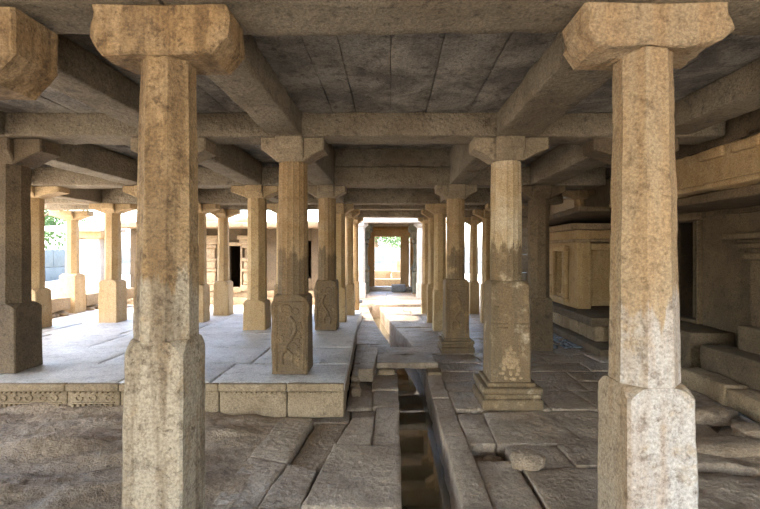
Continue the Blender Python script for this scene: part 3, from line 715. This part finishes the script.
# posts between eave and ground in the recess are the wall pilasters; kerb and steps
block('kerb_stone', 'ochre kerb stone along the right wall, nearer long piece', 'kerb', 3.36, 3.62, 3.3, 4.62, .0, .2, 'edge', step=.07, amp=.014, b=.025)
block('kerb_stone', 'ochre kerb stone along the right wall, middle piece', 'kerb', 3.37, 3.62, 4.64, 5.42, .0, .21, 'edge', step=.07, amp=.014, b=.025)
block('stone_step', 'broad dark step slab above the ochre kerb at the right edge', 'step', 3.66, 4.0, 3.2, 5.45, .0, .46, 'shade', step=.08, amp=.012, b=.02)
bm = bmesh.new()
for i in range(7):
    x = 2.7
    while x < 7.5:
        d_ = R.uniform(.6, 1.2); rbox(bm, x, x+d_-.01, 12.9, 13.3, -.1+i*.52, .41+i*.52, .02, .15, .02); x += d_
struct(link('wall_back', bm, 'shade'))
bm = bmesh.new(); wb(-7.9, -7.6, -5.5, .6, -.1, 2.9); struct(link('wall_light_blocker', bm, 'shade'))  # added wall out of view, keeps light from behind left out
# shrine wing with niche
sw = thing('shrine_wing', 'stone shrine wing with a framed dark niche beyond the nearest right pillar', 'shrine', (3.4, 9.2, 0))
bm = bmesh.new()
def sb(x0, x1, y0, y1, z0, z1, a=.008): rbox(bm, x0-3.4, x1-3.4, y0-9.2, y1-9.2, z0, z1, .014, .1, a, 3)
sb(3.4, 3.66, 8.4, 8.95, .5, 1.95); sb(3.66, 4.28, 8.85, 8.95, .5, 1.95); sb(3.66, 4.28, 8.42, 8.85, 1.58, 1.7); sb(3.66, 4.28, 8.5, 8.85, 1.78, 1.95); sb(3.4, 4.28, 9.45, 10.3, .5, 1.95); sb(3.4, 4.28, 8.95, 9.45, .5, .72); sb(3.4, 4.28, 8.95, 9.45, 1.55, 1.95); sb(4.0, 4.28, 8.95, 9.45, .7, 1.6)
link('wall', bm, 'pillar_far', sw)
bm = bmesh.new(); sb(3.32, 3.4, 8.80, 8.95, .66, 1.56, .004); sb(3.32, 3.4, 9.45, 9.60, .66, 1.56, .004); sb(3.3, 3.4, 8.76, 9.64, 1.56, 1.66, .004); sb(3.3, 3.4, 8.76, 9.64, .58, .66, .004)
for y_ in (8.875, 9.525):
    tube(bm, [(-.085, y_-9.2, .7), (-.085, y_-9.2+.03, .8), (-.085, y_-9.2-.03, .9), (-.085, y_-9.2, 1.0), (-.085, y_-9.2, 1.08)], .03)
link('niche_frame', bm, 'pillar_far', sw)
bm = bmesh.new(); sb(3.3, 4.28, 8.3, 10.35, 1.72, 1.78); sb(3.24, 4.28, 8.25, 10.35, 1.95, 2.06); link('cornice', bm, 'edge', sw)
bm = bmesh.new(); sb(3.18, 4.28, 7.3, 10.35, .36, .5, .01); link('ledge', bm, 'shade', sw)
bm = bmesh.new()
yy = 7.34
while yy < 10.2:
    d_ = R.uniform(.3, .6); sb(3.26, 4.2, yy+.01, min(yy+d_, 10.3)-.01, .12, .355, .016); yy += d_
link('plinth_course', bm, 'edge', sw)
bm = bmesh.new(); sb(3.08, 4.2, 6.75, 10.35, 0, .115, .012); link('kerb', bm, 'shade', sw)
block('fallen_block', 'squared broken block standing at the near end of the shrine plinth', 'block', 3.4, 3.68, 6.95, 7.2, .125, .40, 'shade', rz=.2, step=.06)
o = beam('sloping weathered eave slab over the shrine wing', 2.95, 4.26, 7.2, 10.4, 2.10, 2.19, 'shade', .1, .012, name='eave_slab'); o.rotation_euler = (-.035, 0, 0); o.location.z = 2.13
pillar('short bracketed post standing on the eave of the shrine wing', 3.45, 8.4, 2.24, 2.5, 2.66, .17, .17, .19, 2.3, 'pillar_far', 8, arms=(.3, .24, .16, .16), k=.08, name='short_post')

# ---------------------------------------------------------------- gate at the far end
bm = bmesh.new()
for s in (-1, 1):
    x0, x1 = (-1.85, -1.25) if s < 0 else (1.2, 1.8)
    rbox(bm, x0, x1, 14.9, 17.6, .0, 2.79, .015, .25, .01)
rbox(bm, -1.2, -.98, 17.3, 17.7, .0, 2.79, .01, .2, .006); rbox(bm, .72, 1.2, 17.3, 17.7, .0, 2.79, .01, .2, .006); rbox(bm, -.98, .72, 17.3, 17.7, 2.33, 2.79, .01, .2, .006)
struct(link('wall_gate', bm, 'pillar_far'))
gt = thing('doorway', 'ochre stone doorway opening onto the bright ground beyond the aisle', 'doorway', (-.13, 17.12, .07))
for x0 in (-.80, .48):
    bm = bmesh.new(); rbox(bm, x0, x0+.32, -.12, .13, 0, 2.0, .02, .12, .006); j = link('jamb', bm, 'pillar_far', gt)
bm = bmesh.new(); rbox(bm, -.95, .95, -.16, .14, 2.0, 2.25, .02, .12, .008); link('lintel', bm, 'pillar_far', gt)
bm = bmesh.new(); rbox(bm, -.95, .95, -.22, .14, 0, .16, .02, .12, .008); link('sill', bm, 'paving', gt)
for s, lab in ((-1, 'dark mossy carved pillar inside the gate on the left'), (1, 'dark mossy carved pillar inside the gate on the right')):
    t = thing('carved_pillar', lab, 'pillar', (-.93 if s < 0 else .90, 16.0, .07), 'carved pillars inside the gate')
    bm = bmesh.new(); rbox(bm, -.17, .17, -.17, .17, 0, .75, .03, .08, .015); link('base_block', bm, 'mossy', t)
    bm = bmesh.new()
    loft(bm, [[Vector((r*math.cos(a*math.pi/8), r*math.sin(a*math.pi/8), z)) for a in range(16)] for z, r in ((.75, .12), (.8, .18), (.9, .2), (1.0, .13), (1.4, .11), (1.6, .12), (1.65, .16), (1.75, .12))]); link('shaft', bm, 'mossy', t)
    bm = bmesh.new()
    for z0, z1, e in ((1.75, 1.9, .16), (1.9, 2.15, .22), (2.15, 2.4, .28)): rbox(bm, -e, e, -e, e, z0, z1, .04, .07, .03)
    link('capital', bm, 'mossy', t)
beam('rough ochre lintel across the gate interior above the doorway', -1.2, 1.15, 15.8, 16.15, 2.41, 2.66, 'beam', .12, .012)
block('stone_block', 'blue grey block lying in front of the far doorway sill', 'block', .02, .52, 16.45, 16.8, .075, .33, 'greyblock', rz=.05, step=.07)
block('stone_block', 'broken slab on the left edge of the gate step', 'block', -1.25, -.85, 13.0, 13.3, .075, .16, 'greyblock', rz=.5, step=.07)
for lab, x0, x1, y0, y1, z0, z1 in (('long ochre block lowest of those seen through the far doorway', -.9, .7, 18.3, 18.8, .1, .42), ('broken ochre block on the left seen through the far doorway', -.75, .0, 19.2, 19.6, .1, .72),
                                    ('ochre block on the right seen through the far doorway', .02, .75, 19.1, 19.5, .1, .68), ('small upright ochre block at right through the far doorway', .25, .6, 20.0, 20.3, .1, 1.15)):
    block('ruin_block', lab, 'block', x0, x1, y0, y1, z0, z1, 'edge', step=.12, group='blocks beyond the doorway')

# ---------------------------------------------------------------- shrine behind the left bays
sh = thing('shrine_building', 'ochre ruined shrine with pilasters and dark doorways behind the left bays', 'shrine', (-4.2, 13.4, 0))
bm = bmesh.new()
def hb(x0, x1, y0, y1, z0, z1, a=.01): rbox(bm, x0+4.2, x1+4.2, y0-13.4, y1-13.4, z0, z1, .014, .15, a, 3)
for x0, x1 in ((-7.6, -4.78), (-4.36, -2.62), (-2.32, -2.1)): hb(x0, x1, 13.4, 13.8, .4, 2.2)
hb(-2.62, -2.32, 13.4, 13.8, .4, .75); hb(-2.62, -2.32, 13.4, 13.8, 1.85, 2.2)
hb(-4.78, -4.36, 13.4, 13.8, 1.75, 2.2); hb(-7.6, -2.2, 16.0, 16.2, .0, 2.2); hb(-7.6, -7.4, 13.8, 16, .0, 2.2); hb(-2.4, -2.2, 13.8, 16, 0, 2.2)
link('wall', bm, 'shade', sh)
for x in (-5.25, -4.08, -2.95, -6.9):
    bm = bmesh.new()
    z = .4
    for h_, e in ((.18, .24), (.08, .19), (.3, .17), (.08, .22), (.22, .17), (.08, .2), (.3, .16), (.1, .22), (.14, .27), (.12, .32)):
        hb(x-e, x+e, 13.4-e*.8, 13.45, z, z+h_, .02); z += h_
    link('pilaster', bm, 'edge', sh)
bm = bmesh.new()
for x0, x1 in ((-4.88, -4.78), (-4.36, -4.3)): hb(x0, x1, 13.3, 13.6, .5, 1.7, .004)
hb(-4.9, -4.3, 13.28, 13.6, 1.7, 1.8, .005); hb(-4.9, -4.3, 13.2, 13.6, .36, .5, .005)
link('door_frame', bm, 'edge', sh)
bm = bmesh.new(); hb(-7.7, -2.0, 12.6, 16.3, 2.2, 2.36, .02); link('eave', bm, 'edge', sh)
bm = bmesh.new(); hb(-7.6, -2.1, 13.1, 13.8, .0, .22, .02); hb(-7.7, -2.2, 13.25, 13.8, .22, .4, .02); link('base_moulding', bm, 'edge', sh)
for lab, x, h_ in (('loose roof stone on the left part of the shrine eave', -5.2, .16), ('loose roof stone at the middle of the shrine eave', -4.2, .12)):
    block('roof_stone', lab, 'stone', x-.3, x+.3, 13.1, 13.5, 2.385, 2.385+h_, 'pillar_far', step=.1, group='stones on the shrine roof')

# ---------------------------------------------------------------- left courtyard edge
KG = 'kerb stones by the courtyard'
for i, (a, b, lab) in enumerate(((8.2, 9.15, 'kerb stone by the courtyard, nearest the camera'), (9.2, 10.15, 'kerb stone by the courtyard, just before the kerb pillar'), (10.65, 11.6, 'kerb stone by the courtyard, just behind the kerb pillar'), (11.65, 12.7, 'kerb stone by the courtyard, farthest one'))):
    block('kerb_stone', lab, 'kerb', -7.42, -7.05, a, b, TZ+.1, TZ+.38, 'edge', step=.1, amp=.02, b=.03, group=KG)
bm = bmesh.new()
for i in range(70):
    y_ = R.uniform(8.2, 12.7); s = R.uniform(.04, .07)
    if 10.1 < y_ < 10.7: continue
    rockmesh(bm, (-7.22+R.uniform(-.15, .2), y_, TZ-.01), s*1.5, s*1.5, s*.9, R.random()*40, 2)
o = link('rubble', bm, 'edge'); o['kind'] = 'stuff'; tag(o, 'small rubble packed under the courtyard kerb stones', 'rubble')
for lab, lo, s in (('pale boulder in the courtyard beside the kerb', (-8.0, 12.0, .05), (.4, .4, .32)), ('boulder leaning behind the kerb pillar', (-8.0, 10.7, .05), (.34, .4, .3)), ('flat boulder on the courtyard grass at the left', (-9.2, 11.0, .05), (.6, .4, .14))):
    rock('boulder', lab, 'boulder', lo, s, 'white', 'courtyard boulders')
cp = thing('stub_wall', 'white stub of wall standing in the courtyard before the shrine', 'wall', (-8.35, 13.0, 0))
bm = bmesh.new(); rbox(bm, -.35, .3, -.3, .3, 0, 1.9, .03, .15, .02); link('shaft', bm, 'white', cp)
bm = bmesh.new(); rbox(bm, -.5, .42, -.42, .4, 1.9, 2.1, .03, .15, .02); link('coping', bm, 'pillar_far', cp)
bm = bmesh.new(); rbox(bm, -1.3, .42, -.7, .8, 2.1, 2.22, .03, .2, .03); link('roof_slab', bm, 'white', cp)

# courtyard ground, compound wall, grass, trees
bm = bmesh.new(); n = 90; g = []
for j in range(n+1):
    for i in range(n+1):
        x = -45+90*i/n; y = -30+90*j/n; z = -.05+.06*noise.noise(Vector((x*.3, y*.3, 0)))
        inside = -7.7 < x < 6.3 and .0 < y < 18
        if inside: z = -1.2
        elif y >= 18: z += .1+.045*max(0, y-20)
        g.append(bm.verts.new((x, y, z)))
for j in range(n):
    for i in range(n):
        a = j*(n+1)+i; f = bm.faces.new((g[a], g[a+1], g[a+n+2], g[a+n+1])); f.smooth = True
struct(link('ground', bm, 'yard'))
bm = bmesh.new(); rbox(bm, -6.7, 2.2, -1.5, 1.25, -.6, -.04, .02, .4, .01); rbox(bm, -8.7, -7.6, .5, 13.2, -.6, .1, .02, .4, .02); rbox(bm, 2.0, 7, -1.5, 1.3, -.6, -.06, .02, .4, .01)
rbox(bm, -9, -1.5, 12.6, 13.3, -.6, .02, .02, .4, .01); rbox(bm, -3, 3, 17.1, 19, -.6, .06, .02, .4, .01); rbox(bm, 1.4, 7, 12.6, 19, -.6, -.02, .02, .4, .01); rbox(bm, -9, -1.4, 13.3, 19, -.6, -.02, .02, .4, .01)
struct(link('ground_apron', bm, 'yard'))
bm = bmesh.new()
for i in range(16): rbox(bm, -16.6+R.uniform(-.02, .02), -16.2, 4+i*1.6, 5.58+i*1.6, -.1, .75, .02, .4, .01); rbox(bm, -16.6+R.uniform(-.02, .02), -16.2, 4.5+i*1.6, 6.08+i*1.6, .76, 1.6, .02, .4, .01)
for i in range(16): rbox(bm, -16.5+i*1.6, -14.92+i*1.6, 25.0, 25.4, -.1, .9, .02, .4, .01); rbox(bm, -16.3+i*1.6, -14.72+i*1.6, 25.0+R.uniform(-.02, .02), 25.4, .91, 1.7, .02, .4, .01)
struct(link('wall_courtyard', bm, 'yardwall'))
bm = bmesh.new()
for i in range(2600):
    x = R.uniform(-11.5, -7.8); y_ = R.uniform(8, 13.0)
    if noise.noise(Vector((x, y_, 3))) < .02 or y_ > 12 or min(math.hypot(x+8, y_-12), math.hypot(x+7.9, y_-11.2), math.hypot(x+9.2, y_-11)) < .6: continue
    a = R.random()*6.28; h_ = R.uniform(.08, .3); w = .012
    v = [bm.verts.new((x+w*math.cos(a), y_+w*math.sin(a), .04)), bm.verts.new((x-w*math.cos(a), y_-w*math.sin(a), .04)), bm.verts.new((x+R.uniform(-.08, .08), y_+R.uniform(-.08, .08), .04+h_))]
    bm.faces.new(v)
o = link('grass', bm, 'grass'); o['kind'] = 'stuff'; tag(o, 'tufts of sunny green grass in the left courtyard', 'grass')
def tree(lab, x, y_, z, h_, r, mat, nl=2600, ls=.22):
    t = thing('tree', lab, 'tree', (x, y_, z), 'trees beyond the walls')
    bm = bmesh.new(); tube(bm, [(0, 0, -.3), (.05, .02, h_*.3), (-.05, 0, h_*.55), (.05, .05, h_*.8)], .14, 8)
    for k in range(5):
        a = k*1.3; tube(bm, [(0, 0, h_*.45+k*.1), (r*.4*math.cos(a), r*.4*math.sin(a), h_*.65), (r*.75*math.cos(a), r*.75*math.sin(a), h_*.8)], .05, 6)
    link('trunk', bm, 'bark', t)
    bm = bmesh.new()
    cl = [(Vector((R.uniform(-.7, .7)*r, R.uniform(-.7, .7)*r, h_*R.uniform(.45, .95))), r*R.uniform(.3, .55)) for _ in range(16)]
    for i in range(nl):
        c, rr = R.choice(cl); d = Vector((R.gauss(0, 1), R.gauss(0, 1), R.gauss(0, 1))).normalized()*rr*R.random()**.4
        p = c+d; u = Vector((R.gauss(0, 1), R.gauss(0, 1), R.gauss(0, 1))).normalized()*ls*.5; v = u.orthogonal().normalized()*ls*.28
        bm.faces.new([bm.verts.new(p-u), bm.verts.new(p+v), bm.verts.new(p+u), bm.verts.new(p-v)])
    link('foliage', bm, mat, t)
tree('tree over the courtyard wall, leftmost, just right of the outer platform pillar', -19.5, 19.5, .0, 4.4, 2.4, 'leaf2')
tree('tree over the courtyard wall between two left pillars', -20.5, 25.5, .0, 5.0, 2.6, 'leaf')
tree('broad green tree seen through the far doorway, nearer one', -1.0, 30, .7, 3.4, 2.0, 'leaf')
tree('broad green tree seen through the far doorway, farther one', 1.6, 36, .7, 3.6, 2.2, 'leaf2')
rock('bush', 'small rounded heap of pale stones before the courtyard wall', 'rubble', (-15.2, 17.5, -.05), (.9, .9, .5), 'white')

# ---------------------------------------------------------------- light, sky, camera
w = bpy.data.worlds.new('sky'); S.world = w; w.use_nodes = True
n = w.node_tree.nodes; l = w.node_tree.links
sk = n.new('ShaderNodeTexSky'); sk.sky_type = 'NISHITA'; sk.sun_disc = False; sk.sun_elevation = math.radians(62); sk.sun_rotation = math.radians(225)
sk.air_density = 1.0; sk.dust_density = 3.0; sk.ozone_density = 1.0
n['Background'].inputs['Strength'].default_value = .9
l.new(sk.outputs[0], n['Background'].inputs['Color'])
sun = bpy.data.lights.new('sun', 'SUN'); sun.energy = 5.0; sun.angle = math.radians(1.5); sun.color = (1, .96, .9)
so = bpy.data.objects.new('sun', sun); C.objects.link(so); so.location = (-6, -5, 12)
so.rotation_euler = Vector((.56, -.10, -.82)).to_track_quat('-Z', 'Y').to_euler()
cam = bpy.data.cameras.new('camera'); co = bpy.data.objects.new('camera', cam); C.objects.link(co)
cam.sensor_width = 36; cam.lens = 36*F/760; cam.shift_x = -11/760; cam.shift_y = -4.5/760; cam.clip_start = .05
co.location = (0, 0, H); co.rotation_euler = (math.pi/2, 0, 0); S.camera = co
S.view_settings.view_transform = 'Standard'; S.view_settings.look = 'None'; S.view_settings.gamma = 1; S.view_settings.use_curve_mapping = False
S.view_settings.exposure = 1.7
S.cycles.max_bounces = 16; S.cycles.diffuse_bounces = 10
